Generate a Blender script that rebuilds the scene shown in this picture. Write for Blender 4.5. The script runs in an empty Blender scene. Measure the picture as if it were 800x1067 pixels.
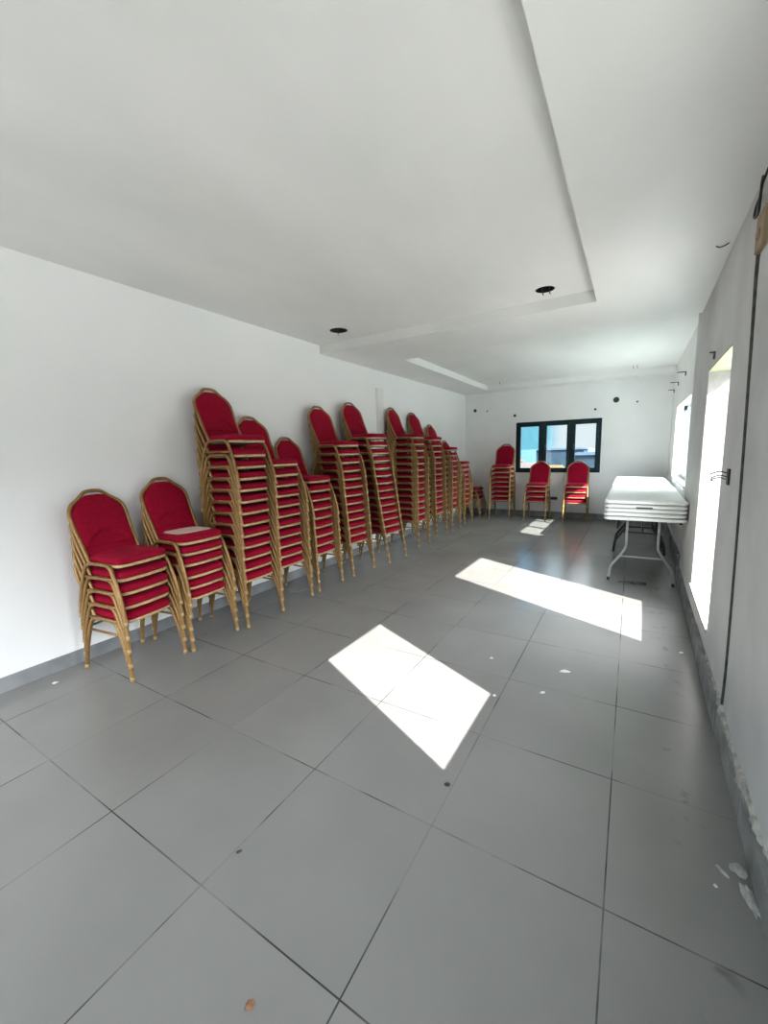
import bpy, bmesh, math, random
from mathutils import Vector, Matrix
random.seed(11)
S = bpy.context.scene
COL = S.collection
PI = math.pi

# ------------------------------------------------------------------ camera
cd = bpy.data.cameras.new('camera')
cam = bpy.data.objects.new('camera', cd)
COL.objects.link(cam)
cd.sensor_fit = 'HORIZONTAL'
cd.sensor_width = 36.0
cd.lens = 36.0 * 425.49 / 800.0
cd.clip_start = 0.02
cd.clip_end = 3000
r_, u_, w_ = Vector((.8569, .5147, -.0283)), Vector((-.0508, .1389, .9890)), Vector((-.5130, .8460, -.1452))
mw = Matrix((r_, u_, -w_)).transposed().to_4x4()
mw.translation = Vector((1.2045, -.0917, 1.4674))
cam.matrix_world = mw
S.camera = cam

# ------------------------------------------------------------------ world, sun, exposure
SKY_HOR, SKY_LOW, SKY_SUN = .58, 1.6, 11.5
W = bpy.data.worlds.new('sky')
S.world = W
W.use_nodes = True
nt = W.node_tree
nt.nodes.clear()
N = nt.nodes.new
out = N('ShaderNodeOutputWorld')
bg = N('ShaderNodeBackground')
tc = N('ShaderNodeTexCoord')
sep = N('ShaderNodeSeparateXYZ')
ramp = N('ShaderNodeValToRGB')
nt.links.new(tc.outputs['Generated'], sep.inputs[0])
nt.links.new(sep.outputs['Z'], ramp.inputs[0])
e = ramp.color_ramp.elements
e[0].position, e[0].color = 0.0, (.27, .74, .94, 1)
e[1].position, e[1].color = 0.5, (.22, .50, .86, 1)
k = ramp.color_ramp.elements.new(.12)
k.color = (.22, .64, .90, 1)
noi = N('ShaderNodeTexNoise')
noi.inputs['Scale'].default_value = 9.0
noi.inputs['Detail'].default_value = 6
nt.links.new(tc.outputs['Generated'], noi.inputs['Vector'])


def wmath(op, *v):
    n = N('ShaderNodeMath')
    n.operation = op
    for q, a in enumerate(v):
        if isinstance(a, (int, float)):
            n.inputs[q].default_value = a
        else:
            nt.links.new(a, n.inputs[q])
    return n.outputs[0]


def wrange(v, a, b, c, d):
    n = N('ShaderNodeMapRange')
    n.interpolation_type = 'SMOOTHSTEP'
    for q, z in zip(('From Min', 'From Max', 'To Min', 'To Max'), (a, b, c, d)):
        n.inputs[q].default_value = z
    nt.links.new(v, n.inputs['Value'])
    return n.outputs[0]


# cloud bank: thicker towards the east (+x), broken up by noise
cl = wmath('ADD', wmath('MULTIPLY', noi.outputs['Fac'], .10), sep.outputs['X'])
cl = wrange(cl, -.125, -.085, 0, 1)
mx = N('ShaderNodeMixRGB')
nt.links.new(cl, mx.inputs[0])
nt.links.new(ramp.outputs[0], mx.inputs[1])
mx.inputs[2].default_value = (.91, .955, 1.0, 1)
nt.links.new(mx.outputs[0], bg.inputs[0])
# sky brightened above the view to light the room, most on the sun's side
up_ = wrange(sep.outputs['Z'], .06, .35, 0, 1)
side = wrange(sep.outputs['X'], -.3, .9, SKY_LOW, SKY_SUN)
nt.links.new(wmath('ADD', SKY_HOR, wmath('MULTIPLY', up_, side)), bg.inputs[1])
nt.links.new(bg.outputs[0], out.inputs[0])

SUN_DIR = Vector((-1.0, .49, -.84))
sd = bpy.data.lights.new('sun', 'SUN')
sd.energy = 16.5
sd.angle = math.radians(.4)
sd.color = (1.0, .955, .90)
sun = bpy.data.objects.new('sun', sd)
COL.objects.link(sun)
sun.rotation_euler = SUN_DIR.to_track_quat('-Z', 'Y').to_euler()
sun.location = (9, -4, 8)


def area(name, loc, direction, sx, sy, power, color):
    l = bpy.data.lights.new(name, 'AREA')
    l.shape = 'RECTANGLE'
    l.size, l.size_y = sx, sy
    l.energy = power
    l.color = color
    o = bpy.data.objects.new(name, l)
    COL.objects.link(o)
    o.location = loc
    o.rotation_euler = Vector(direction).to_track_quat('-Z', 'Z').to_euler()
    return o


# sky portals in the openings (they guide sampling and give no light of their own)
for a_ in (('portal_front', (-.3, -2.60, 1.22), (0, 1, 0), 3.6, 2.45), ('portal_side_opening', (1.98, 3.635, 1.165), (-1, 0, 0), 1.1, 1.8),
           ('portal_side_window', (1.99, 7.03, 1.495), (-1, 0, 0), 2.1, 1.15), ('portal_near_window', (1.90, 1.245, 1.485), (-1, 0, 0), .85, 1.16),
           ('portal_back_window', (-.15, 9.32, 1.476), (0, -1, 0), 1.7, 1.12)):
    area(*a_, 1.0, (1, 1, 1)).data.cycles.is_portal = True

vs = S.view_settings
vs.view_transform = 'Standard'
vs.look = 'None'
vs.gamma = 1.0
vs.use_curve_mapping = False
vs.exposure = 0.74
S.cycles.use_denoising = True
S.cycles.max_bounces = 14
S.cycles.diffuse_bounces = 10
S.cycles.sample_clamp_indirect = 8.0
S.cycles.caustics_reflective = False
S.cycles.caustics_refractive = False


# ------------------------------------------------------------------ materials
def mat(name, color=(.8, .8, .8), rough=.6, metal=0.0, spec=.5):
    m = bpy.data.materials.new(name)
    m.use_nodes = True
    b = m.node_tree.nodes['Principled BSDF']
    b.inputs['Base Color'].default_value = (*color, 1)
    b.inputs['Roughness'].default_value = rough
    b.inputs['Metallic'].default_value = metal
    b.inputs['Specular IOR Level'].default_value = spec
    return m


def noisy(name, c1, c2, scale=4, rough=.6, metal=0.0, spec=.5, bump=0.0, detail=5, lo=.35, hi=.65, bscale=None, stretch=None):
    m = mat(name, c1, rough, metal, spec)
    t = m.node_tree
    b = t.nodes['Principled BSDF']
    c = t.nodes.new('ShaderNodeTexCoord')
    n = t.nodes.new('ShaderNodeTexNoise')
    n.inputs['Scale'].default_value = scale
    n.inputs['Detail'].default_value = detail
    src = c.outputs['Object']
    if stretch:
        mp = t.nodes.new('ShaderNodeMapping')
        mp.inputs['Scale'].default_value = stretch
        t.links.new(src, mp.inputs[0])
        src = mp.outputs[0]
    t.links.new(src, n.inputs['Vector'])
    rp = t.nodes.new('ShaderNodeValToRGB')
    rp.color_ramp.elements[0].position, rp.color_ramp.elements[1].position = lo, hi
    rp.color_ramp.elements[0].color = (*c1, 1)
    rp.color_ramp.elements[1].color = (*c2, 1)
    t.links.new(n.outputs['Fac'], rp.inputs[0])
    t.links.new(rp.outputs[0], b.inputs['Base Color'])
    if bump:
        n2 = t.nodes.new('ShaderNodeTexNoise')
        n2.inputs['Scale'].default_value = bscale or scale * 6
        n2.inputs['Detail'].default_value = 4
        t.links.new(src, n2.inputs['Vector'])
        bp = t.nodes.new('ShaderNodeBump')
        bp.inputs['Strength'].default_value = bump
        bp.inputs['Distance'].default_value = .01
        t.links.new(n2.outputs['Fac'], bp.inputs['Height'])
        t.links.new(bp.outputs[0], b.inputs['Normal'])
    return m


M = {}
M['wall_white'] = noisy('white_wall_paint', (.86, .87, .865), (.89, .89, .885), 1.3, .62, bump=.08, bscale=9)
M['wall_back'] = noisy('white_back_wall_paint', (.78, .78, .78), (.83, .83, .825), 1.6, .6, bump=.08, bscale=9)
M['wall_plaster'] = noisy('bare_grey_plaster', (.46, .465, .47), (.67, .67, .66), 1.5, .62, bump=.3, bscale=12, detail=10, lo=.3, hi=.66, stretch=(1, .8, .8))
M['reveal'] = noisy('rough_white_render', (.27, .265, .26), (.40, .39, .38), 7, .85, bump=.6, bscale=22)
M['green_soffit'] = noisy('pale_green_lintel', (.30, .36, .20), (.38, .44, .28), 6, .7)
M['ceiling'] = noisy('ceiling_paint', (.70, .71, .69), (.80, .80, .785), 1.5, .42, bump=.16, bscale=4, detail=8, lo=.3, hi=.7, stretch=(1, .5, 1))
M['skirting'] = noisy('grey_skirting_tile', (.20, .21, .22), (.28, .29, .30), 5, .4)
M['skirting_dirty'] = noisy('dirty_grey_skirting_tile', (.13, .135, .14), (.27, .275, .27), 6, .55, detail=8)
M['mortar'] = noisy('crumbly_mortar', (.26, .26, .24), (.50, .49, .45), 22, .9, bump=.8, bscale=40)
M['gold'] = noisy('gold_painted_metal', (.255, .140, .044), (.335, .198, .074), 30, .38, metal=.45)
M['gold_rim'] = noisy('pale_gold_trim', (.48, .33, .15), (.60, .43, .22), 30, .32, metal=.35)
M['foot'] = mat('pale_gold_foot', (.42, .29, .13), .5, .2)
M['teal_frame'] = noisy('dark_teal_window_frame', (.006, .022, .028), (.010, .030, .037), 8, .4, spec=.2)
M['sky_tint_frame'] = noisy('sky_tinted_sash', (.50, .62, .72), (.58, .69, .78), 8, .3)
M['black'] = mat('black_plastic', (.012, .012, .013), .45)
M['cable'] = noisy('dusty_dark_cable', (.03, .029, .028), (.075, .07, .066), 30, .7)
M['wood'] = noisy('raw_brown_timber', (.24, .17, .10), (.36, .26, .16), 12, .7, stretch=(1, 1, .15))
M['table_top'] = noisy('white_moulded_plastic', (.80, .81, .79), (.85, .86, .84), 60, .45, bump=.12, bscale=220)
M['table_seam'] = mat('dark_gap_fill', (.10, .11, .12), .6)
M['steel'] = noisy('grey_painted_steel', (.30, .32, .34), (.38, .40, .42), 20, .4, metal=.3)
M['steel_dark'] = noisy('dark_and_shaded_steel', (.02, .022, .025), (.035, .037, .04), 20, .45)
M['rag'] = noisy('dark_rag_cloth', (.05, .055, .06), (.11, .12, .13), 40, .9)
M['chip_white'] = noisy('white_plaster_chip', (.62, .62, .60), (.78, .78, .76), 50, .9)
M['chip_dark'] = noisy('black_grit', (.02, .02, .02), (.05, .045, .04), 60, .8)
M['chip_brown'] = noisy('brown_chip', (.16, .085, .045), (.28, .15, .08), 60, .8)
M['board'] = noisy('dusty_beige_card', (.58, .42, .36), (.68, .52, .46), 14, .85)
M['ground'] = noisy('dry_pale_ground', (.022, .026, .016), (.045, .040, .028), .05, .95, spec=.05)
M['bounce_slab'] = noisy('pale_bounce_slab', (.50, .50, .47), (.60, .60, .57), .6, .9)
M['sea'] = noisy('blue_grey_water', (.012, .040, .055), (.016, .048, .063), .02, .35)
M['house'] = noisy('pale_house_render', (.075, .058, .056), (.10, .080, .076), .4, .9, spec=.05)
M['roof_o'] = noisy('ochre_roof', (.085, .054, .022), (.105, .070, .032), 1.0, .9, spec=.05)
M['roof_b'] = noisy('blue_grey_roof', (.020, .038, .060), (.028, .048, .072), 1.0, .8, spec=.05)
M['conduit'] = noisy('white_trunking', (.78, .78, .77), (.82, .82, .81), 3, .5)


def fabric():
    m = noisy('crimson_chair_fabric', (.235, .001, .016), (.31, .002, .024), 55, .8, bump=.25, bscale=380, spec=.12)
    b = m.node_tree.nodes['Principled BSDF']
    b.inputs['Sheen Weight'].default_value = .06
    b.inputs['Sheen Tint'].default_value = (1, .12, .22, 1)
    return m


M['red'] = fabric()


def glass_mat():
    m = bpy.data.materials.new('window_glass')
    m.use_nodes = True
    t = m.node_tree
    t.nodes.clear()
    o = t.nodes.new('ShaderNodeOutputMaterial')
    tr = t.nodes.new('ShaderNodeBsdfTransparent')
    tr.inputs[0].default_value = (.93, .98, .98, 1)
    gl = t.nodes.new('ShaderNodeBsdfGlossy')
    gl.inputs['Roughness'].default_value = .02
    lw = t.nodes.new('ShaderNodeLayerWeight')
    lw.inputs[0].default_value = .5
    pw = t.nodes.new('ShaderNodeMath')
    pw.operation = 'POWER'
    t.links.new(lw.outputs['Facing'], pw.inputs[0])
    pw.inputs[1].default_value = 5.0
    fr = t.nodes.new('ShaderNodeMath')
    fr.operation = 'MULTIPLY_ADD'
    t.links.new(pw.outputs[0], fr.inputs[0])
    fr.inputs[1].default_value = .94
    fr.inputs[2].default_value = .03
    mi = t.nodes.new('ShaderNodeMixShader')
    t.links.new(fr.outputs[0], mi.inputs[0])
    t.links.new(tr.outputs[0], mi.inputs[1])
    t.links.new(gl.outputs[0], mi.inputs[2])
    t.links.new(mi.outputs[0], o.inputs[0])
    return m


M['glass'] = glass_mat()


def floor_mat():
    m = mat('grey_porcelain_floor_tile', (.2, .2, .2), .33, 0, .5)
    t = m.node_tree
    b = t.nodes['Principled BSDF']
    L = t.links.new

    def node(kind, **kw):
        n = t.nodes.new(kind)
        for a, v in kw.items():
            setattr(n, a, v)
        return n

    def math_(op, a, bb=None, c=None):
        n = node('ShaderNodeMath', operation=op)
        for i, v in enumerate((a, bb, c)):
            if v is None:
                continue
            if isinstance(v, (int, float)):
                n.inputs[i].default_value = v
            else:
                L(v, n.inputs[i])
        return n.outputs[0]
    c = node('ShaderNodeTexCoord')
    sp = node('ShaderNodeSeparateXYZ')
    L(c.outputs['Object'], sp.inputs[0])
    dist, idx = [], []
    for ax in ('X', 'Y'):
        q = math_('DIVIDE', sp.outputs[ax], .6)
        f = math_('FRACT', q)
        idx.append(math_('FLOOR', q))
        d = math_('MINIMUM', f, math_('SUBTRACT', 1.0, f))
        dist.append(math_('MULTIPLY', d, .6))
    d = math_('MINIMUM', dist[0], dist[1])
    # grout 4 mm wide, in places filled with pale dust
    gm = node('ShaderNodeMapRange')
    gm.inputs['From Min'].default_value = .0018
    gm.inputs['From Max'].default_value = .0032
    gm.inputs['To Min'].default_value = 1
    gm.inputs['To Max'].default_value = 0
    L(d, gm.inputs['Value'])
    dn = node('ShaderNodeTexNoise')
    dn.inputs['Scale'].default_value = 2.3
    dn.inputs['Detail'].default_value = 3
    L(c.outputs['Object'], dn.inputs['Vector'])
    dr = node('ShaderNodeValToRGB')
    dr.color_ramp.elements[0].position, dr.color_ramp.elements[1].position = .42, .56
    dr.color_ramp.elements[0].color = (.035, .035, .036, 1)
    dr.color_ramp.elements[1].color = (.17, .166, .16, 1)
    L(dn.outputs['Fac'], dr.inputs[0])
    cmb = node('ShaderNodeCombineXYZ')
    L(idx[0], cmb.inputs[0])
    L(idx[1], cmb.inputs[1])
    wn = node('ShaderNodeTexWhiteNoise', noise_dimensions='2D')
    L(cmb.outputs[0], wn.inputs['Vector'])
    n1 = node('ShaderNodeTexNoise')
    n1.inputs['Scale'].default_value = 1.4
    n1.inputs['Detail'].default_value = 7
    L(c.outputs['Object'], n1.inputs['Vector'])
    v = math_('ADD', math_('MULTIPLY', wn.outputs['Value'], .12), math_('MULTIPLY', n1.outputs['Fac'], .8))
    rp = node('ShaderNodeValToRGB')
    rp.color_ramp.elements[0].position, rp.color_ramp.elements[1].position = .25, .70
    rp.color_ramp.elements[0].color = (.176, .177, .169, 1)
    rp.color_ramp.elements[1].color = (.232, .229, .220, 1)
    L(v, rp.inputs[0])
    mixn = node('ShaderNodeMixRGB')
    L(gm.outputs[0], mixn.inputs[0])
    L(rp.outputs[0], mixn.inputs[1])
    L(dr.outputs[0], mixn.inputs[2])
    # scuffed grimy streaks in a band beside the right wall
    st = node('ShaderNodeTexNoise')
    st.inputs['Scale'].default_value = 9
    st.inputs['Detail'].default_value = 6
    L(c.outputs['Object'], st.inputs['Vector'])
    sr = node('ShaderNodeValToRGB')
    sr.color_ramp.elements[0].position, sr.color_ramp.elements[1].position = .60, .70
    L(st.outputs['Fac'], sr.inputs[0])
    bx = math_('SUBTRACT', 1.0, math_('MINIMUM', 1.0, math_('MULTIPLY', math_('ABSOLUTE', math_('SUBTRACT', sp.outputs['X'], 1.47)), 12.0)))
    fac = math_('MULTIPLY', math_('MULTIPLY', sr.outputs[0], bx), .85)
    mix2 = node('ShaderNodeMixRGB')
    L(fac, mix2.inputs[0])
    L(mixn.outputs[0], mix2.inputs[1])
    mix2.inputs[2].default_value = (.07, .068, .065, 1)
    L(mix2.outputs[0], b.inputs['Base Color'])
    rr = node('ShaderNodeMapRange')
    rr.inputs['To Min'].default_value = .17
    rr.inputs['To Max'].default_value = .30
    L(n1.outputs['Fac'], rr.inputs['Value'])
    L(rr.outputs[0], b.inputs['Roughness'])
    bp = node('ShaderNodeBump')
    bp.inputs['Strength'].default_value = .15
    bp.inputs['Distance'].default_value = .001
    L(math_('SUBTRACT', 1.0, gm.outputs[0]), bp.inputs['Height'])
    L(bp.outputs[0], b.inputs['Normal'])
    return m


M['floor'] = floor_mat()


# ------------------------------------------------------------------ mesh helpers
def finish(bm, name, m, parent=None, smooth=False, loc=None):
    me = bpy.data.meshes.new(name)
    bmesh.ops.recalc_face_normals(bm, faces=bm.faces)
    bm.to_mesh(me)
    bm.free()
    for x in (m if isinstance(m, (list, tuple)) else [m]):
        me.materials.append(x)
    if smooth:
        for p in me.polygons:
            p.use_smooth = True
    o = bpy.data.objects.new(name, me)
    COL.objects.link(o)
    if parent:
        o.parent = parent
    if loc:
        o.location = loc
    return o


def tag(o, label=None, cat=None, group=None, kind=None):
    if label:
        o['label'] = label
    if cat:
        o['category'] = cat
    if group:
        o['group'] = group
    if kind:
        o['kind'] = kind
    return o


def empty(name, loc=(0, 0, 0), rz=0):
    o = bpy.data.objects.new(name, None)
    o.empty_display_size = .1
    COL.objects.link(o)
    o.location = loc
    o.rotation_euler = (0, 0, rz)
    return o


def box(bm, x0, x1, y0, y1, z0, z1, mi=0, fx=None):
    """axis box; fx(y) adds a sideways offset so that slanted walls stay true"""
    g = fx or (lambda y: 0)
    v = [bm.verts.new((x + g(y), y, z)) for x in (x0, x1) for y in (y0, y1) for z in (z0, z1)]
    for q in ((0, 1, 3, 2), (4, 6, 7, 5), (0, 4, 5, 1), (2, 3, 7, 6), (0, 2, 6, 4), (1, 5, 7, 3)):
        f = bm.faces.new([v[i] for i in q])
        f.material_index = mi
    return v


def bevel_box(bm, x0, x1, y0, y1, z0, z1, b=.004, seg=2):
    v = box(bm, x0, x1, y0, y1, z0, z1)
    ed = set()
    for q in v:
        ed.update(q.link_edges)
    bmesh.ops.bevel(bm, geom=list(ed), offset=b, segments=seg, affect='EDGES', profile=.5)


def smooth_path(pts, n=4):
    pts = [Vector(p) for p in pts]
    if len(pts) < 3:
        return pts
    res = []
    P = [pts[0] * 2 - pts[1]] + pts + [pts[-1] * 2 - pts[-2]]
    for i in range(1, len(P) - 2):
        a, b, c, d = P[i - 1], P[i], P[i + 1], P[i + 2]
        for s in range(n):
            t = s / n
            res.append(.5 * ((2 * b) + (-a + c) * t + (2 * a - 5 * b + 4 * c - d) * t * t + (-a + 3 * b - 3 * c + d) * t ** 3))
    res.append(pts[-1])
    return res


def tube(bm, pts, r, seg=8, closed=False, mi=0, flat=1.0, flat_axis=None, caps=True):
    """sweep a circle (flattened along flat_axis if asked) along pts; r number or list"""
    n = len(pts)
    pts = [Vector(p) for p in pts]
    rings = []
    up = None
    for i, p in enumerate(pts):
        a = pts[(i - 1) % n] if (closed or i > 0) else p
        b = pts[(i + 1) % n] if (closed or i < n - 1) else p
        t = (b - a).normalized()
        if up is None:
            up = Vector((0, 1, 0)) if abs(t.y) < .9 else Vector((1, 0, 0))
        s = t.cross(up)
        if s.length < 1e-5:
            s = t.orthogonal()
        s.normalize()
        up2 = s.cross(t).normalized()
        up = up2
        rr = r[i] if isinstance(r, (list, tuple)) else r
        ring = []
        for k_ in range(seg):
            an = 2 * PI * k_ / seg
            ring.append(bm.verts.new(p + s * math.cos(an) * rr + up2 * math.sin(an) * rr * flat))
        rings.append(ring)
    m = n if closed else n - 1
    for i in range(m):
        A, B = rings[i], rings[(i + 1) % n]
        for k_ in range(seg):
            f = bm.faces.new((A[k_], A[(k_ + 1) % seg], B[(k_ + 1) % seg], B[k_]))
            f.material_index = mi
    if caps and not closed:
        bm.faces.new(list(reversed(rings[0]))).material_index = mi
        bm.faces.new(rings[-1]).material_index = mi
    return rings


def shell(bm, rings):
    """stack of closed rings, both ends closed with ngons"""
    R = [[bm.verts.new(p) for p in ring] for ring in rings]
    n = len(R[0])
    for a, b in zip(R, R[1:]):
        for i in range(n):
            bm.faces.new((a[i], a[(i + 1) % n], b[(i + 1) % n], b[i]))
    bm.faces.new(list(reversed(R[0])))
    bm.faces.new(R[-1])


# ------------------------------------------------------------------ room shell
ZL, ZH, ZT = 2.69, 2.79, 2.98          # dropped ceiling, raised ceiling, slab top
YB, YF = 9.10, -2.60
STEP = 5.38


def xl(y):
    return -2.20 + .0105 * (y - 1.0)


def xr(y):
    return 1.645 + .0185 * (y - 1.4)


def xf(y):
    return 1.765 + .006 * (y - 5.2)


# floor
bm = bmesh.new()
box(bm, -2.5, 2.2, YF - .1, YB + .25, -.15, 0)
fl = finish(bm, 'floor', M['floor'])
tag(fl, kind='structure')

# left wall
bm = bmesh.new()
box(bm, -.25, 0, YF, YB + .2, -.1, ZT, fx=xl)
tag(finish(bm, 'wall_left', M['wall_white']), kind='structure')


def holed(bm, ys, zs, holes, t0, t1, fx):
    ys = sorted(set(ys + [a for h in holes for a in h[:2]]))
    zs = sorted(set(zs + [a for h in holes for a in h[2:]]))
    for a, b in zip(ys, ys[1:]):
        # merge vertical runs
        run = None
        for c, d in zip(zs, zs[1:]):
            solid = not any(h[0] <= (a + b) / 2 <= h[1] and h[2] <= (c + d) / 2 <= h[3] for h in holes)
            if solid:
                run = [run[0] if run else c, d]
            if (not solid or d == zs[-1]) and run:
                box(bm, t0, t1, a, b, run[0], run[1], fx=fx)
                run = None


OP = (3.10, 4.17, .272, 2.04)            # unglazed side opening: y0 y1 z0 z1
NW = (.85, 1.64, .93, 2.04)             # side window nearer the viewer (out of frame)
FILL_WIN = (-2.35, -1.05, .93, 2.04)            # unseen side window added behind the viewer for extra light
W2 = (6.02, 8.05, .95, 2.04)            # far side window
TH = .20
# near right wall (bare plaster), steps back at STEP
bm = bmesh.new()
holed(bm, [YF, STEP], [-.1, ZT], [OP, NW, FILL_WIN], 0, TH, xr)
tag(finish(bm, 'wall_right', M['wall_plaster']), kind='structure')
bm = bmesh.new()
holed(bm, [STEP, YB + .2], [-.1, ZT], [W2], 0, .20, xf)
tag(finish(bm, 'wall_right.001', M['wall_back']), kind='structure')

# back wall with the three-light window
W1 = (-.975, .672, .94, 2.012)
bm = bmesh.new()
for (a, b, c, d) in ((-2.5, W1[0], -.1, ZT), (W1[1], 2.2, -.1, ZT), (W1[0], W1[1], -.1, W1[2]), (W1[0], W1[1], W1[3], ZT)):
    box(bm, a, b, YB, YB + .2, c, d)
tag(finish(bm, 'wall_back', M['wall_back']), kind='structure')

# front wall behind the viewer: an unseen wide opening added for daylight
bm = bmesh.new()
for (a, b, c, d) in ((-2.5, -2.1, -.1, ZT), (1.5, 2.2, -.1, ZT), (-2.1, 1.5, 2.45, ZT)):
    box(bm, a, b, YF, YF + .2, c, d)
tag(finish(bm, 'wall_front', M['wall_white']), kind='structure')

# ceiling: dropped border with two raised fields and round cut-outs
R1 = (-2.6, .88, -1.6, 4.05)
R2 = (-1.49, 2.10, 5.0, 8.70)
HOLES = [(-1.60, 3.69, .098, 'H', (-1.75, -1.49, 3.55, 3.93)), (.503, 3.80, .078, 'H', (.37, .63, 3.55, 3.93)),
         (-1.13, 8.36, .085, 'H', (-1.25, -1.01, 8.24, 8.48)), (1.166, 8.25, .080, 'H', (1.05, 1.29, 8.14, 8.36))]
bm = bmesh.new()
cx_ = sorted(set([-2.5, 2.2, R1[1], R2[0], R2[1]] + [a for h in HOLES for a in h[4][:2]]))
cy_ = sorted(set([YF - .1, YB + .25, R1[2], R1[3], R2[2], R2[3]] + [a for h in HOLES for a in h[4][2:]]))


def high(x, y):
    return any(q[0] < x < q[1] and q[2] < y < q[3] for q in (R1, R2))


def quad(*p):
    bm.faces.new([bm.verts.new(q) for q in p])


for i in range(len(cx_) - 1):
    for j in range(len(cy_) - 1):
        x0, x1, y0, y1 = cx_[i], cx_[i + 1], cy_[j], cy_[j + 1]
        mx_, my_ = (x0 + x1) / 2, (y0 + y1) / 2
        z = ZH if high(mx_, my_) else ZL
        hole = [h for h in HOLES if h[4][0] < mx_ < h[4][1] and h[4][2] < my_ < h[4][3]]
        if not hole:
            quad((x0, y0, z), (x1, y0, z), (x1, y1, z), (x0, y1, z))
        else:
            hx, hy, hr = hole[0][:3]
            n = 32
            circ = [(hx + hr * math.cos(2 * PI * k_ / n), hy + hr * math.sin(2 * PI * k_ / n)) for k_ in range(n)]
            sq = []
            for k_ in range(n):
                c, s = math.cos(2 * PI * k_ / n), math.sin(2 * PI * k_ / n)
                q = max(abs(c), abs(s))
                tx, ty = c / q, s / q
                sq.append((x0 + (tx + 1) / 2 * (x1 - x0), y0 + (ty + 1) / 2 * (y1 - y0)))
            for k_ in range(n):
                l = (k_ + 1) % n
                quad((*sq[k_], z), (*sq[l], z), (*circ[l], z), (*circ[k_], z))
                quad((*circ[k_], z), (*circ[l], z), (*circ[l], z + .02), (*circ[k_], z + .02))
        if i + 2 < len(cx_):
            z2 = ZH if high((cx_[i + 1] + cx_[i + 2]) / 2, my_) else ZL
            if z2 != z:
                quad((x1, y0, z), (x1, y1, z), (x1, y1, z2), (x1, y0, z2))
        if j + 2 < len(cy_):
            z2 = ZH if high(mx_, (cy_[j + 1] + cy_[j + 2]) / 2) else ZL
            if z2 != z:
                quad((x0, y1, z), (x1, y1, z), (x1, y1, z2), (x0, y1, z2))
bmesh.ops.remove_doubles(bm, verts=bm.verts, dist=1e-5)
box(bm, -2.5, 2.2, YF - .1, YB + .25, ZT, ZT + .12)
tag(finish(bm, 'ceiling', M['ceiling']), kind='structure')

# skirtings
bm = bmesh.new()
y = YF + .2
while y < YB:
    y2 = min(y + .598, YB)
    box(bm, .0, .012, y, y2, 0, .098 + random.uniform(-.003, .003), fx=xl)
    y += .6
tag(finish(bm, 'baseboard_left', M['skirting']), kind='structure')
bm = bmesh.new()
x = -2.12
while x < 1.78:
    box(bm, x, min(x + .598, 1.78), YB - .012, YB, 0, .115)
    x += .6
tag(finish(bm, 'baseboard_back', M['skirting_dirty']), kind='structure')
bm = bmesh.new()
y = YF + .2
while y < YB:
    y2 = min(y + .59, YB)
    if y < STEP < y2:
        y2 = STEP
    f = xr if y < STEP - .01 else xf
    box(bm, -.022 - random.uniform(0, .008), 0.0, y, y2, 0, .125 + random.uniform(-.012, .010), fx=f)
    y = y2 + .01 if y2 != STEP else STEP + .001
tag(finish(bm, 'baseboard_right', M['skirting_dirty']), kind='structure')

# ragged mortar line left on top of the right skirting
bm = bmesh.new()
y = 1.05
prev = None
while y < 3.02:
    bulge = .5 + .5 * math.sin(y * 7.3) * math.sin(y * 17.1 + 1)
    px_, pz = -.008 - .016 * bulge * random.uniform(.4, 1.2), .122 + .030 * bulge + random.uniform(-.006, .010)
    ring_ = [bm.verts.new((xr(y) + a, y, c)) for a, c in ((.004, .112), (px_ - .004, .114), (px_, .5 * (.114 + pz)), (px_ * .6, pz), (.004, pz + .004))]
    if prev:
        for k_ in range(5):
            bm.faces.new((prev[k_], prev[(k_ + 1) % 5], ring_[(k_ + 1) % 5], ring_[k_]))
    else:
        bm.faces.new(ring_)
    prev = ring_
    y += .022
bm.faces.new(prev)
tag(finish(bm, 'trim_1', M['mortar']), kind='structure')

# side opening: rendered reveal lining, raised sill and green lintel soffit
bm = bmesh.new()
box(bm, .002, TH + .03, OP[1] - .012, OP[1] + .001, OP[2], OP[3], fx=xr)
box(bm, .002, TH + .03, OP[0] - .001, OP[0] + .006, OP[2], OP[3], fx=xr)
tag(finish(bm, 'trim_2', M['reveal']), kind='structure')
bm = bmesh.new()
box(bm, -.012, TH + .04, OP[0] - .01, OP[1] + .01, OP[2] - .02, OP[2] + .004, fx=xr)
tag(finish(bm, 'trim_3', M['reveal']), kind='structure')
bm = bmesh.new()
box(bm, .001, TH + .03, OP[0], OP[1], OP[3] - .012, OP[3] + .001, fx=xr)
tag(finish(bm, 'trim_4', M['green_soffit']), kind='structure')

# pale trunking strip on the left wall
bm = bmesh.new()
box(bm, 0, .035, 5.30, 5.47, .1, 2.42, fx=xl)
tag(finish(bm, 'trim_5', M['conduit']), kind='structure')


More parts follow.
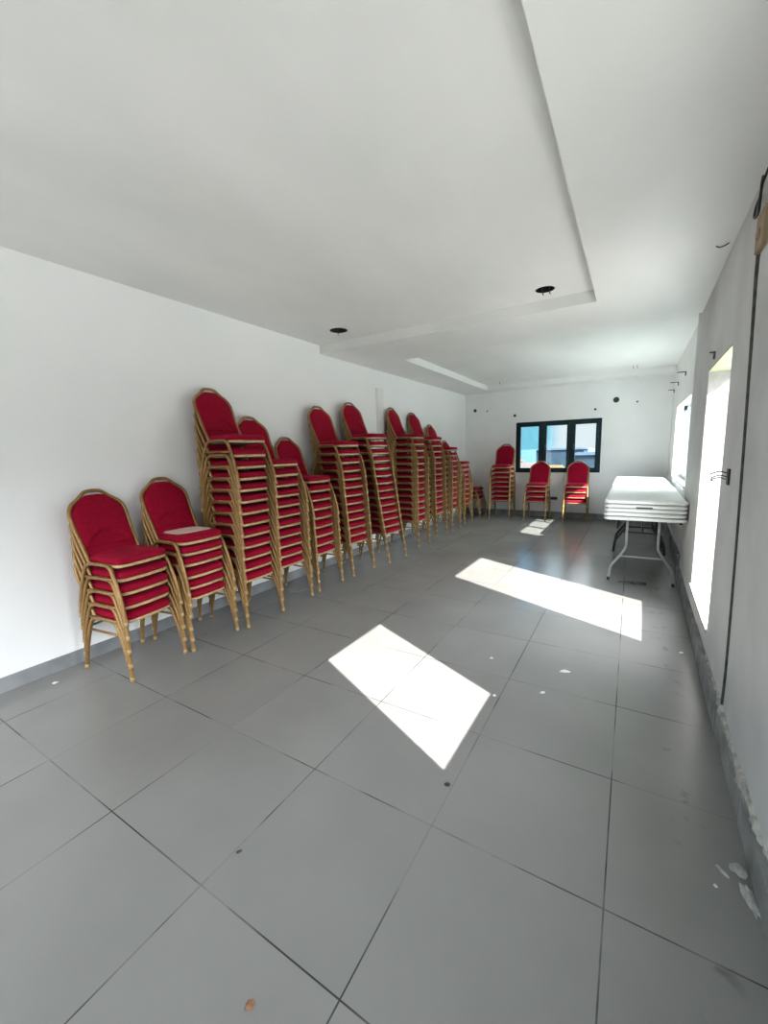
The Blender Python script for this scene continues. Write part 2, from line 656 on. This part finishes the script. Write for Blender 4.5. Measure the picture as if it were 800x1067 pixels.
# ------------------------------------------------------------------ windows
def window_back():
    root = empty('window_1', (0, YB + .03, 0))
    tag(root, kind='structure')
    x0, x1, z0, z1 = W1
    n = 3
    bm = bmesh.new()
    fw, d = .055, .07
    for (a, b, c, e_) in ((x0, x1, z0, z0 + fw), (x0, x1, z1 - fw, z1), (x0, x0 + fw, z0 + fw, z1 - fw), (x1 - fw, x1, z0 + fw, z1 - fw)):
        bevel_box(bm, a, b, 0, d, c, e_, .004)
    wdt = (x1 - x0) / n
    for i in (1, 2):
        bevel_box(bm, x0 + wdt * i - .035, x0 + wdt * i + .035, .0, d, z0 + fw, z1 - fw, .004)
    finish(bm, 'window_frame', M['teal_frame'], root)
    for i in range(n):
        a = x0 + wdt * i + (fw if i == 0 else .035)
        b = x0 + wdt * (i + 1) - (fw if i == n - 1 else .035)
        c, e_ = z0 + fw, z1 - fw
        s = .045
        bm = bmesh.new()
        for (p, q, g, h) in ((a, b, c, c + s), (a, b, e_ - s, e_), (a, a + s, c + s, e_ - s), (b - s, b, c + s, e_ - s)):
            bevel_box(bm, p, q, -.012, .05, g, h, .004)
        sash = finish(bm, 'sash', M['teal_frame'], root)
        bm = bmesh.new()
        box(bm, a + s - .005, b - s + .005, .018, .024, c + s - .005, e_ - s + .005)
        finish(bm, 'pane', M['glass'], sash)
        if i > 0:
            bm = bmesh.new()
            bevel_box(bm, a + .008, a + .032, -.035, -.012, (c + e_) / 2 - .01, (c + e_) / 2 + .05, .004)
            bevel_box(bm, a + .012, a + .028, -.05, -.033, (c + e_) / 2 - .07, (c + e_) / 2 + .045, .004)
            finish(bm, 'handle', M['black'], sash)


window_back()


def window_side():
    root = empty('window_2', (0, 0, 0))
    tag(root, kind='structure')
    y0, y1, z0, z1 = W2
    fw = .05
    f = xf
    bm = bmesh.new()
    d0, d1 = .11, .17
    box(bm, d0, d1, y0, y1, z0, z0 + fw, fx=f)
    box(bm, d0, d1, y0, y1, z1 - fw, z1, fx=f)
    n = 3
    wd = (y1 - y0) / n
    for i in range(n + 1):
        c = y0 + wd * i
        box(bm, d0, d1, max(y0, c - .035), min(y1, c + .035), z0 + fw, z1 - fw, fx=f)
    finish(bm, 'window_frame', M['sky_tint_frame'], root)  # pale blue in the frame colour stands for reflected sky
    for i in range(n):
        bm = bmesh.new()
        box(bm, .137, .143, y0 + wd * i + .03, y0 + wd * (i + 1) - .03, z0 + fw - .005, z1 - fw + .005, fx=f)
        finish(bm, 'pane', M['glass'], root)
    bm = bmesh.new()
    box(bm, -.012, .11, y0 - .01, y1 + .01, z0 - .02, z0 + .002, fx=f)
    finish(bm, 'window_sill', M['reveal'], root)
    bm = bmesh.new()
    y = 6.42
    bevel_box(bm, xf(y) - .03, xf(y) + .005, y - .03, y + .03, 1.88, 1.94, .006)
    finish(bm, 'bracket', M['black'], root)


window_side()


# ------------------------------------------------------------------ chair
def chair_proto():
    root = empty('banquet_chair')
    g = M['gold']
    # four legs; each pair of legs meets at the crown of the side arch
    half = [(.245, .210, 0), (.238, .2095, .04), (.224, .208, .12), (.196, .205, .22), (.160, .202, .315), (.140, .199, .358), (.118, .197, .382), (.090, .196, .392), (.045, .196, .394), (0, .196, .394)]
    for sx in (1, -1):
        for sy in (1, -1):
            bm = bmesh.new()
            P = smooth_path([(sx * a, sy * b, c) for a, b, c in half], 3)
            tube(bm, P, .0138, 8)
            # pale glide at the foot
            tube(bm, [(sx * .2455, sy * .210, -.001), (sx * .2385, sy * .2095, .030)], .0148, 8, mi=1)
            finish(bm, 'leg', [g, M['foot']], root, True)
    for sy in (1, -1):
        bm = bmesh.new()
        tube(bm, [(-.165, sy * .201, .302), (.165, sy * .201, .302)], .0085, 8)
        finish(bm, 'side_rail', g, root, True)
    bm = bmesh.new()
    tube(bm, [(-.155, -.200, .330), (-.155, .200, .330)], .008, 8)
    finish(bm, 'stretcher', M['steel_dark'], root, True)
    bm = bmesh.new()
    bevel_box(bm, -.17, .17, -.17, .17, .368, .378, .003)
    finish(bm, 'seat_underside', M['black'], root)

    # seat: gold rim tray and domed cushion
    def outline(k_, n=40, grow=0.0):
        pts = []
        for i in range(n):
            a = 2 * PI * i / n
            c, s = math.cos(a), math.sin(a)
            p = 2 / 7.0
            X = math.copysign(abs(c) ** p, c)
            Y = math.copysign(abs(s) ** p, s)
            wy = .178 + .008 * X
            xx = .004 + X * .192 + (.012 * (1 - Y * Y) if X > 0 else 0) * max(X, 0)
            pts.append(((xx - .004) * k_ + .004 + (grow if X > 0 else -grow) * abs(X), Y * (wy * k_ + grow)))
        return pts
    bm = bmesh.new()
    shell(bm, [[(x, y, z) for x, y in outline(k_)] for k_, z in ((.97, .3755), (1.0, .379), (1.0, .3945), (.985, .398))])
    rim = finish(bm, 'seat_rim', M['gold_rim'], root, False)
    bm = bmesh.new()
    shell(bm, [[(x, y, z) for x, y in outline(k_)] for k_, z in ((.97, .396), (1.008, .399), (1.022, .408), (1.022, .418), (1.0, .430), (.955, .438), (.85, .4445), (.65, .4475), (.35, .449))])
    finish(bm, 'seat', M['red'], root, True)

    # back: leaning loop with a raised crown; cushion leaves a hand hole under the crown
    B0, T0 = Vector((-.105, 0, .385)), Vector((-.300, 0, .868))
    Ldir = (T0 - B0)
    Lb = Ldir.length
    Ldir.normalize()
    nrm = Vector((Ldir.z, 0, -Ldir.x))         # towards the sitter

    def bp(yy, s, d=0.0):
        bow = .018 * math.sin(PI * min(max(s / Lb, 0), 1))
        return B0 + Ldir * s + Vector((0, yy, 0)) + nrm * (d - bow)
    half = [(.186, -.005), (.186, .10), (.189, .20), (.193, .29), (.194, .345), (.187, .388), (.166, .424), (.135, .450), (.103, .474), (.072, .502), (.045, .516), (0, .520)]
    pts = [(-a, s) for a, s in half] + [(a, s) for a, s in reversed(half[:-1])]
    bm = bmesh.new()
    tube(bm, smooth_path([bp(a, s) for a, s in pts], 3), .0132, 8)
    finish(bm, 'back_frame', g, root, True)
    ch = [(.176, .062), (.1755, .12), (.178, .20), (.182, .29), (.182, .345), (.175, .383), (.155, .416), (.125, .443), (.095, .466), (.072, .482), (.048, .489), (.02, .491)]
    rim_ = smooth_path([Vector((a, s, 0)) for a, s in ch], 2)
    loop = [(p.x, p.y) for p in rim_] + [(-p.x, p.y) for p in reversed(rim_)]
    cy0 = .27

    def ring(sc, d):
        return [bp(a * sc, cy0 + (s - cy0) * sc, d * (1 if s > .118 else .35)) for a, s in loop]
    bm = bmesh.new()
    shell(bm, [ring(.80, -.014), ring(.95, -.012), ring(1.0, -.005), ring(1.0, .004), ring(.965, .012), ring(.88, .017), ring(.65, .0195), ring(.3, .0205)])
    # stitched crease across the lower back
    finish(bm, 'backrest', M['red'], root, True)
    bm = bmesh.new()
    tube(bm, [bp(a, .118, .0175 - .004 * (a / .17) ** 2) for a in (-.168, -.12, -.06, 0, .06, .12, .168)], .0035, 6)
    finish(bm, 'welt', M['red'], root, True)
    return root


PROTO = chair_proto()
used = [False]


def copy_tree(o, parent=None):
    c = o.copy()
    COL.objects.link(c)
    if parent:
        c.parent = parent
    for ch in list(o.children):
        copy_tree(ch, c)
    return c


def put_chair(loc, rz, label, group):
    if used[0]:
        o = copy_tree(PROTO)
    else:
        o = PROTO
        used[0] = True
    o.location = loc
    o.rotation_euler = (0, 0, rz)
    tag(o, label, 'chair', group)
    return o


ORD = ['', 'first', 'second', 'third', 'fourth', 'fifth', 'sixth', 'seventh', 'eighth', 'ninth', 'tenth', 'eleventh', 'twelfth', 'thirteenth', 'fourteenth']
rad = math.radians
# x, y of the bottom chair, turn, count, pitch, lean per level (x, y), words for the stack
STACKS = [
    (-1.842, 1.375, rad(7), 5, .0960, (.000, .002), 'the low first stack along left wall', 'nearest stack of red chairs'),
    (-1.836, 1.853, rad(2), 6, .0850, (.000, .002), 'the low second stack along left wall', 'second stack of red chairs'),
    (-1.800, 2.358, rad(1), 13, .0985, (.000, .001), 'the tall third stack along left wall', 'third stack of red chairs'),
    (-1.840, 2.822, rad(-1), 11, .0985, (.000, .000), 'the fourth stack along left wall', 'fourth stack of red chairs'),
    (-1.850, 3.360, rad(1), 9, .0985, (.000, -.003), 'the fifth stack along left wall', 'fifth stack of red chairs'),
    (-1.812, 3.985, rad(-3), 13, .0970, (.002, -.013), 'the leaning sixth stack along left wall', 'sixth stack of red chairs'),
    (-1.715, 4.680, rad(-4), 14, .0968, (-.004, -.018), 'the leaning seventh stack along left wall', 'seventh stack of red chairs'),
    (-1.785, 5.640, rad(2), 14, .0985, (.000, .000), 'the eighth stack along left wall', 'eighth stack of red chairs'),
    (-1.820, 6.440, rad(-2), 14, .0965, (.000, -.003), 'the ninth stack along left wall', 'ninth stack of red chairs'),
    (-1.790, 7.060, rad(1), 12, .0980, (.000, .002), 'the tenth stack along left wall', 'tenth stack of red chairs'),
    (-1.820, 7.820, rad(-1), 9, .0990, (.000, .002), 'the eleventh stack along left wall', 'eleventh stack of red chairs'),
    (-1.800, 8.690, rad(0), 3, .0970, (.000, .000), 'the small shaded stack in the far corner', 'corner stack of red chairs'),
    (-1.135, 8.660, rad(-90), 8, .0985, (.000, .000), 'the tall stack left of the far window', 'stack of red chairs beside the window'),
    (-.425, 8.690, rad(-91), 4, .1040, (.000, .000), 'the low stack under the window middle', 'stack of red chairs under the window middle'),
    (.305, 8.690, rad(-88), 4, .1040, (.000, .000), 'the low stack under the window right pane', 'stack of red chairs under the window right pane'),
]
for si, (cx0, cy0, rz, n, pit, lean, words, grp) in enumerate(STACKS):
    z = 0.0
    for i in range(n):
        if i == 0:
            pos = 'bottom'
        elif i == n - 1:
            pos = 'topmost'
        elif i < n / 2:
            pos = ORD[i + 1] + ' from floor'
        else:
            pos = ORD[n - i] + ' from top'
        lab = 'red gold-framed banquet chair, %s in %s' % (pos, words)
        j = (lambda a: random.uniform(-a, a) if 0 < i < n else 0)
        put_chair((cx0 + lean[0] * i + j(.002), cy0 + lean[1] * i + j(.003), z), rz + j(.008), lab, grp)
        step = pit
        if si == 1 and i == 2:
            step = pit + .012
        if si == 2 and i == n - 2:
            step = pit + .022
        z += step

# beige sheet lying on the top seat of the second stack
bm = bmesh.new()
n = 28
ring = []
for i in range(n):
    a = 2 * PI * i / n
    c, s = math.cos(a), math.sin(a)
    ring.append((math.copysign(abs(c) ** .45, c) * .128 + .01 * math.sin(3 * a), math.copysign(abs(s) ** .45, s) * .150 + .008 * math.sin(2 * a + 1)))
shell(bm, [[(x * k_, y * k_, z) for x, y in ring] for k_, z in ((.98, 0), (1.0, .0012), (1.0, .0022), (.98, .0032), (.5, .0036))])
o = finish(bm, 'card_sheet', M['board'], None, False, (-1.845, 1.865, .0850 * 5 + .012 + .4492))
o.rotation_euler = (0, 0, .06)
tag(o, 'dusty beige card sheet lying on the top seat of the second chair stack', 'card')


# ------------------------------------------------------------------ folding tables
TX, TW, TL, TT = 1.342, .715, 1.83, .037


def table_top_mesh(name, parent=None):
    bm = bmesh.new()
    n = 12
    cr_ = .055

    def outl(ins):
        res = []
        hx, hy, c_ = TW / 2 - ins, TL / 2 - ins, max(cr_ - ins * .5, .01)
        for qx, qy, a0 in ((1, 1, 0), (-1, 1, 90), (-1, -1, 180), (1, -1, 270)):
            for k_ in range(7):
                a = math.radians(a0 + 90 * k_ / 6)
                res.append((qx * (hx - c_) + c_ * math.cos(a), qy * (hy - c_) + c_ * math.sin(a)))
        return res
    lev = [(.030, 0), (.006, 0), (0, .004), (0, .020), (.004, .028), (.016, .0345), (.03, .037), (.2, .0372)]
    shell(bm, [[(x, y, z) for x, y in outl(i)] for i, z in lev])
    o = finish(bm, name, M['table_top'], parent, False)
    return o


def folded_table(loc, label, group, handle, proto=[None]):
    root = empty('folding_table', loc)
    tag(root, label, 'table', group)
    if proto[0] is None:
        proto[0] = table_top_mesh('tabletop', root)
        bm = bmesh.new()
        box(bm, -TW / 2 + .012, TW / 2 - .012, -TL / 2 + .012, TL / 2 - .012, -.0065, .0005)
        proto.append(finish(bm, 'folded_leg_tray', M['table_seam'], root))  # dark slab filling the gap below each folded tabletop
    else:
        for p in proto[:2]:
            c = p.copy()
            COL.objects.link(c)
            c.parent = root
    if handle:
        bm = bmesh.new()
        bevel_box(bm, -.075, .065, -TL / 2 - .004, -TL / 2 + .02, .0, .012, .003)
        finish(bm, 'carry_handle', M['black'], root)
    return root


def standing_table(loc, label, group, m_front, m_rear):
    root = empty('folding_table', loc)
    tag(root, label, 'table', group)
    o = table_top_mesh('tabletop', root)
    o.location = (0, 0, .703)
    bm = bmesh.new()
    for s in (-1, 1):
        box(bm, s * .31 - .012, s * .31 + .012, -TL / 2 + .06, TL / 2 - .06, .675, .704)
    finish(bm, 'apron_rail', M['steel_dark'], root)
    for yy, m_, sc in ((-.715, m_front, 1.0), (.72, m_rear, 1.0)):
        for s in (-1, 1):
            bm = bmesh.new()
            P = [(s * .142, yy, .69), (s * .142, yy, .50), (s * .142, yy, .405), (s * .150, yy, .365), (s * .185, yy, .300), (s * .235, yy, .225), (s * .268, yy, .175), (s * .282, yy, .130), (s * .289, yy, .07), (s * .296, yy, .004)]
            tube(bm, smooth_path(P, 3), .0125 if m_ is M['steel'] else .016, 8)
            lg = finish(bm, 'leg', m_, root, True)
            bm = bmesh.new()
            tube(bm, [(s * .2965, yy, 0), (s * .293, yy, .035)], .0155, 8)
            finish(bm, 'rubber_foot', M['black'], lg, True)
        bm = bmesh.new()
        tube(bm, [(-.196, yy, .280), (.196, yy, .280)], .010, 8)
        finish(bm, 'crossbar', m_, root, True)
        bm = bmesh.new()
        tube(bm, [(0, yy, .55), (0, yy * .80, .62), (0, yy * .45, .690)], .008, 6)
        tube(bm, [(-.142, yy, .55), (.142, yy, .55)], .008, 6)
        finish(bm, 'brace', M['steel_dark'], root, True)
    return root


for yc, where, grp in ((4.72 + TL / 2, 'the near stack by right wall', 'near stack of white folding tables'), (6.61 + TL / 2, 'the far stack by right wall', 'far stack of white folding tables')):
    near = yc < 6
    standing_table((TX, yc, 0), 'white folding table on steel legs, lowest in ' + where, grp,
                   M['steel'] if near else M['steel_dark'], M['steel_dark'])  # rear and far legs coloured darker to carry the shade there
    for k_ in range(4):
        nm = ['second lowest', 'middle', 'second from top', 'topmost'][k_]
        folded_table((TX + random.uniform(-.006, .006), yc + random.uniform(-.004, .006), (.7470 + k_ * .0425)), 'white folded plastic table, %s in %s' % (nm, where), grp, near and k_ == 2)


# ------------------------------------------------------------------ small fittings
def sleeve(name, loc, r, label, depth=.05):
    """short dark conduit mouth standing a little proud of the back wall"""
    bm = bmesh.new()
    n = 20
    prof = [(r * .8, .02), (r * .8, -.004), (r, -.006), (r, .02)]
    R = [[bm.verts.new((a * math.cos(2 * PI * i / n), d, a * math.sin(2 * PI * i / n))) for i in range(n)] for a, d in prof]
    for A, B in zip(R, R[1:]):
        for i in range(n):
            bm.faces.new((A[i], A[(i + 1) % n], B[(i + 1) % n], B[i]))
    c = [bm.verts.new((r * .8 * math.cos(2 * PI * i / n), -.002, r * .8 * math.sin(2 * PI * i / n))) for i in range(n)]
    bm.faces.new(c)
    o = finish(bm, name, M['black'], None, False, loc)
    return tag(o, label, 'pipe hole')


sleeve('conduit_hole', (-1.881, YB, 2.332), .036, 'black round conduit hole high on the back wall nearest the left corner')
sleeve('conduit_hole', (-1.609, YB, 2.303), .016, 'tiny dark hole on the back wall just right of the corner hole')
sleeve('conduit_hole', (-1.002, YB, 2.164), .030, 'small black hole just above the left end of the far window')
sleeve('conduit_hole', (.544, YB, 2.180), .022, 'small grey hole above the right end of the far window')
sleeve('conduit_hole', (.895, YB, 2.330), .052, 'largest black pipe hole on the back wall, right of the window')
sleeve('conduit_hole', (1.241, YB, 2.266), .016, 'faint small hole on the back wall nearest the right corner')

# loose wires in the ceiling cut-outs
for (hx, hy, hr, lv, _c), words in zip(HOLES, ('left cut-out of the near raised ceiling', 'right cut-out of the near raised ceiling', 'left cut-out of the far raised ceiling', 'cut-out of the far raised ceiling beside right wall')):
    z = ZH if lv == 'H' else ZL
    root = empty('downlight_can', (hx, hy, z))
    tag(root, 'dark empty downlight recess with loose wires, ' + words, 'downlight')
    bm = bmesh.new()
    n = 24
    A = [bm.verts.new(((hr - .0015) * math.cos(2 * PI * i / n), (hr - .0015) * math.sin(2 * PI * i / n), .0005)) for i in range(n)]
    B = [bm.verts.new((hr * 1.0 * math.cos(2 * PI * i / n), hr * 1.0 * math.sin(2 * PI * i / n), .14)) for i in range(n)]
    for i in range(n):
        bm.faces.new((A[i], A[(i + 1) % n], B[(i + 1) % n], B[i]))
    bm.faces.new(B)
    finish(bm, 'can', M['black'], root)
    if hr > .065:
        for q in ((0,) if hx < 0 else (-.02, .035)):
            bm = bmesh.new()
            tube(bm, smooth_path([(q * .5, 0, .12), (q, -.01, .03), (q + .004, -.02, -.03), (q + .012, -.02, -.05)], 4), .004, 6)
            finish(bm, 'wire', M['cable'], root, True)

# dark cable run down the right wall with brown timber behind its upper end
bm = bmesh.new()
prof = [(2.404, .15, .008), (2.398, .39, .007), (2.438, .964, .0065), (2.48, 1.378, .0075), (2.522, 1.738, .008), (2.560, 2.049, .009), (2.582, 2.224, .010), (2.582, 2.36, .011)]
pp = smooth_path([(xr(a) - .003, a, c) for a, c, _ in prof], 5)
rr = []
for i in range(len(pp)):
    t = i / (len(pp) - 1) * (len(prof) - 1)
    a = int(min(t, len(prof) - 2))
    rr.append(prof[a][2] + (prof[a + 1][2] - prof[a][2]) * (t - a))
tube(bm, pp, rr, 8)
o = finish(bm, 'wall_cable', M['cable'], None, True)
tag(o, 'long dark cable running down the grey right wall beside the opening', 'cable')
bm = bmesh.new()
bevel_box(bm, -.020, 0, -.07, .07, -.08, .08, .003)
bevel_box(bm, -.028, -.019, -.02, .03, -.03, .005, .003)
o = finish(bm, 'timber_batten', M['wood'], None, False, (xr(2.50) - .001, 2.505, 2.405))
tag(o, 'short brown timber batten at the top of the dark wall cable', 'batten')
bm = bmesh.new()
P = [(-.012, .10, .05), (-.022, .112, .01), (-.028, .105, -.035), (-.030, .06, -.062), (-.030, .01, -.060), (-.034, -.03, -.02), (-.030, .0, .02), (-.024, .05, .0), (-.030, .02, -.03), (-.034, -.04, .03), (-.030, -.02, .075), (-.026, .02, .06), (-.030, -.01, .04), (-.02, -.06, .09)]
tube(bm, smooth_path(P, 5), .0055, 6)
o = finish(bm, 'wire_coil', M['black'], None, True, (xr(2.55) + .008, 2.555, 2.565))
tag(o, 'loose black wire coil hanging above the brown timber batten', 'wire')

# socket box with wires on the right wall
root = empty('socket_box', (xr(2.82), 2.82, 1.278))
tag(root, 'small black socket box with loose wires on the right wall beside the opening', 'socket')
bm = bmesh.new()
bevel_box(bm, -.010, .0, -.026, .026, -.045, .045, .003)
finish(bm, 'box', M['black'], root)
for k_, (a, b) in enumerate(((.01, .02), (-.01, .0), (.02, -.015))):
    bm = bmesh.new()
    tube(bm, smooth_path([(-.01, a, b), (-.04, a + .02, b + .008), (-.075, a + .02, b - .004), (-.085 + .01 * k_, a + .02, b - .010)], 4), .0032, 6)
    finish(bm, 'wire', M['cable'], root, True)


def hook(y, z, ln, label, f):
    bm = bmesh.new()
    tube(bm, [(0.0, 0, 0), (-.03, 0, 0), (-.032, 0, 0), (-ln, .02, .004)], .006, 6)
    tube(bm, [(-.006, 0, .004), (-.008, 0, -.05)], .007, 6)
    o = finish(bm, 'cable_stub', M['cable'], None, False, (f(y), y, z))
    tag(o, label, 'cable')


hook(6.90, 2.42, .10, 'nearest of three dark cable stubs poking from the wall above the side window', xf)
hook(8.05, 2.43, .11, 'middle one of three dark cable stubs above the side window', xf)
hook(8.85, 2.40, .09, 'farthest of three dark cable stubs by the back right corner', xf)
hook(3.83, 2.12, .03, 'short black nail over the green lintel of the side opening', xr)
bm = bmesh.new()
tube(bm, smooth_path([(.03, 0, 0), (.01, .0, -.012), (-.015, .0, -.016), (-.035, -.01, -.010)], 4), .004, 6)
tag(finish(bm, 'cable_stub', M['cable'], None, True, (1.625, 3.38, ZL + .001)), 'thin grey cable stub on the lowered ceiling near the right wall', 'cable')

bm = bmesh.new()
bevel_box(bm, -.085, .085, -.012, 0, -.03, .03, .004)
root = finish(bm, 'wall_socket', M['black'], None, False, (-.178, YB, .40))
tag(root, 'black double wall socket low on the back wall under the window', 'socket')
for s in (-.04, .04):
    bm = bmesh.new()
    bevel_box(bm, s - .025, s + .025, -.0145, -.012, -.02, .02, .001)
    finish(bm, 'outlet', M['steel_dark'], root)


# ------------------------------------------------------------------ litter on the floor
def chip(name, x, y, sx, sy, sz, m, label, cat, rot=0.0, seed=1):
    rnd = random.Random(seed)
    bm = bmesh.new()
    bmesh.ops.create_icosphere(bm, subdivisions=2, radius=1)
    for v in bm.verts:
        k_ = 1 + rnd.uniform(-.42, .32)
        v.co = Vector((v.co.x * sx * k_, v.co.y * sy * k_, max(v.co.z, -.35) * sz + .35 * sz))
    o = finish(bm, name, m, None, False, (x, y, 0.0003))
    o.rotation_euler = (0, 0, rot)
    return tag(o, label, cat)


chip('grit_lump', .578, 1.416, .011, .009, .008, M['chip_dark'], 'black grit lump on the floor near the tip of the nearest sun patch', 'grit', .3, 3)
chip('grit_lump', .019, .746, .010, .005, .006, M['chip_dark'], 'black grit lump on the floor tiles in front of the chair stacks', 'grit', .9, 4)
chip('brown_chip', .396, .469, .012, .012, .003, M['chip_brown'], 'reddish brown chip on the floor tiles nearest the camera', 'chip', .2, 5)
chip('plaster_chip', .896, 2.654, .034, .018, .006, M['chip_white'], 'largest white plaster chip on the floor between the two sun patches', 'plaster chip', .5, 6)
chip('plaster_chip', .425, 2.605, .013, .010, .005, M['chip_white'], 'white plaster chip on the floor just past the nearest sun patch', 'plaster chip', .1, 7)
chip('plaster_chip', .814, 2.338, .016, .012, .005, M['chip_white'], 'white plaster chip on the floor in front of the largest one', 'plaster chip', .9, 8)
chip('plaster_chip', .570, 2.173, .010, .012, .004, M['chip_white'], 'pale plaster chip on the floor touching the right edge of the nearest sun patch', 'plaster chip', .4, 9)
chip('plaster_chip', -2.03, .93, .018, .014, .004, M['chip_white'], 'white paint fleck on the floor near the left skirting before the first stack', 'plaster chip', .4, 10)
chip('plaster_chip', 1.575, 3.30, .014, .010, .006, M['chip_white'], 'white plaster chip on the floor below the side opening sill', 'plaster chip', .4, 11)
chip('mortar_lump', 1.606, 1.45, .016, .060, .016, M['mortar'], 'long pale mortar lump on the floor against the right skirting', 'mortar', .16, 12)
chip('mortar_lump', 1.590, 1.560, .020, .026, .014, M['mortar'], 'rounded pale mortar lump at the far end of the long one', 'mortar', .5, 13)
chip('mortar_lump', 1.545, 1.530, .006, .024, .006, M['mortar'], 'thin pale mortar sliver on the floor left of the lumps by the right skirting', 'mortar', .7, 14)
chip('mortar_lump', 1.518, 1.46, .006, .006, .003, M['chip_white'], 'tiny pale crumb on the floor beside the mortar sliver', 'mortar', .2, 15)

# dark rag under the near table stack
bm = bmesh.new()
n, mth = 22, 9
grid = []
rnd = random.Random(5)
for i in range(n):
    t = i / (n - 1)
    half = .014 + .075 * max(0, math.sin(PI * min(1, t * 1.05))) ** 1.0 * (t ** 1.2)
    row = []
    for j in range(mth):
        s = j / (mth - 1) * 2 - 1
        row.append(bm.verts.new((t * .25 - .15, s * half + .03 * math.sin(t * 3.5), .004 + (1 - s * s) * (.004 + .022 * t * abs(math.sin(5 * t + s))) + rnd.uniform(0, .003))))
    grid.append(row)
for i in range(n - 1):
    for j in range(mth - 1):
        bm.faces.new((grid[i][j], grid[i + 1][j], grid[i + 1][j + 1], grid[i][j + 1]))
ret = bmesh.ops.solidify(bm, geom=list(bm.faces), thickness=.003)
o = finish(bm, 'rag', M['rag'], None, True, (1.30, 4.86, .002))
tag(o, 'crumpled dark rag on the floor in front of the near table legs', 'rag')

# ------------------------------------------------------------------ outside: unseen bounce slab, then the view through the far window
bm = bmesh.new()
box(bm, 2.25, 9.5, -9, 15, -.45, -.25)  # unseen pale slab added outside to bounce daylight into the room
tag(finish(bm, 'bounce_slab', M['bounce_slab']), kind='structure')
bm = bmesh.new()
box(bm, -400, 400, -60, 140, -6.2, -6.0)
tag(finish(bm, 'ground', M['ground']), kind='structure')
bm = bmesh.new()
box(bm, -900, 900, 140, 1800, -6.2, -6.05)
tag(finish(bm, 'sea', M['sea']), kind='structure')


def house(x, y, w, d, h, m_wall, m_roof, label, gable=True):
    root = empty('house', (x, y, -6.0))
    tag(root, label, 'house', 'houses beyond the far window')
    bm = bmesh.new()
    box(bm, -w / 2, w / 2, -d / 2, d / 2, 0, h)
    finish(bm, 'wall', m_wall, root)
    bm = bmesh.new()
    rh = h * (.16 if gable else .05)
    p = [(-w / 2 - .3, -d / 2 - .3, h), (w / 2 + .3, -d / 2 - .3, h), (w / 2 + .3, d / 2 + .3, h), (-w / 2 - .3, d / 2 + .3, h)]
    v = [bm.verts.new(q) for q in p]
    a, b = bm.verts.new((-w / 2 + (0 if gable else w * .12), 0, h + rh)), bm.verts.new((w / 2 - (0 if gable else w * .12), 0, h + rh))
    for q in ((v[0], v[1], b, a), (v[2], v[3], a, b), (v[1], v[2], b), (v[3], v[0], a), (v[3], v[2], v[1], v[0])):
        bm.faces.new(q)
    finish(bm, 'roof', m_roof, root)
    nwin = max(2, int(w / 3))
    for i in range(nwin):
        for zz in (h * .3, h * .68):
            bm = bmesh.new()
            cxw = -w / 2 + (i + .5) * w / nwin
            box(bm, cxw - .45, cxw + .45, -d / 2 - .06, -d / 2 + .02, zz - .5, zz + .5)
            finish(bm, 'window', M['roof_b'], root)
    return root


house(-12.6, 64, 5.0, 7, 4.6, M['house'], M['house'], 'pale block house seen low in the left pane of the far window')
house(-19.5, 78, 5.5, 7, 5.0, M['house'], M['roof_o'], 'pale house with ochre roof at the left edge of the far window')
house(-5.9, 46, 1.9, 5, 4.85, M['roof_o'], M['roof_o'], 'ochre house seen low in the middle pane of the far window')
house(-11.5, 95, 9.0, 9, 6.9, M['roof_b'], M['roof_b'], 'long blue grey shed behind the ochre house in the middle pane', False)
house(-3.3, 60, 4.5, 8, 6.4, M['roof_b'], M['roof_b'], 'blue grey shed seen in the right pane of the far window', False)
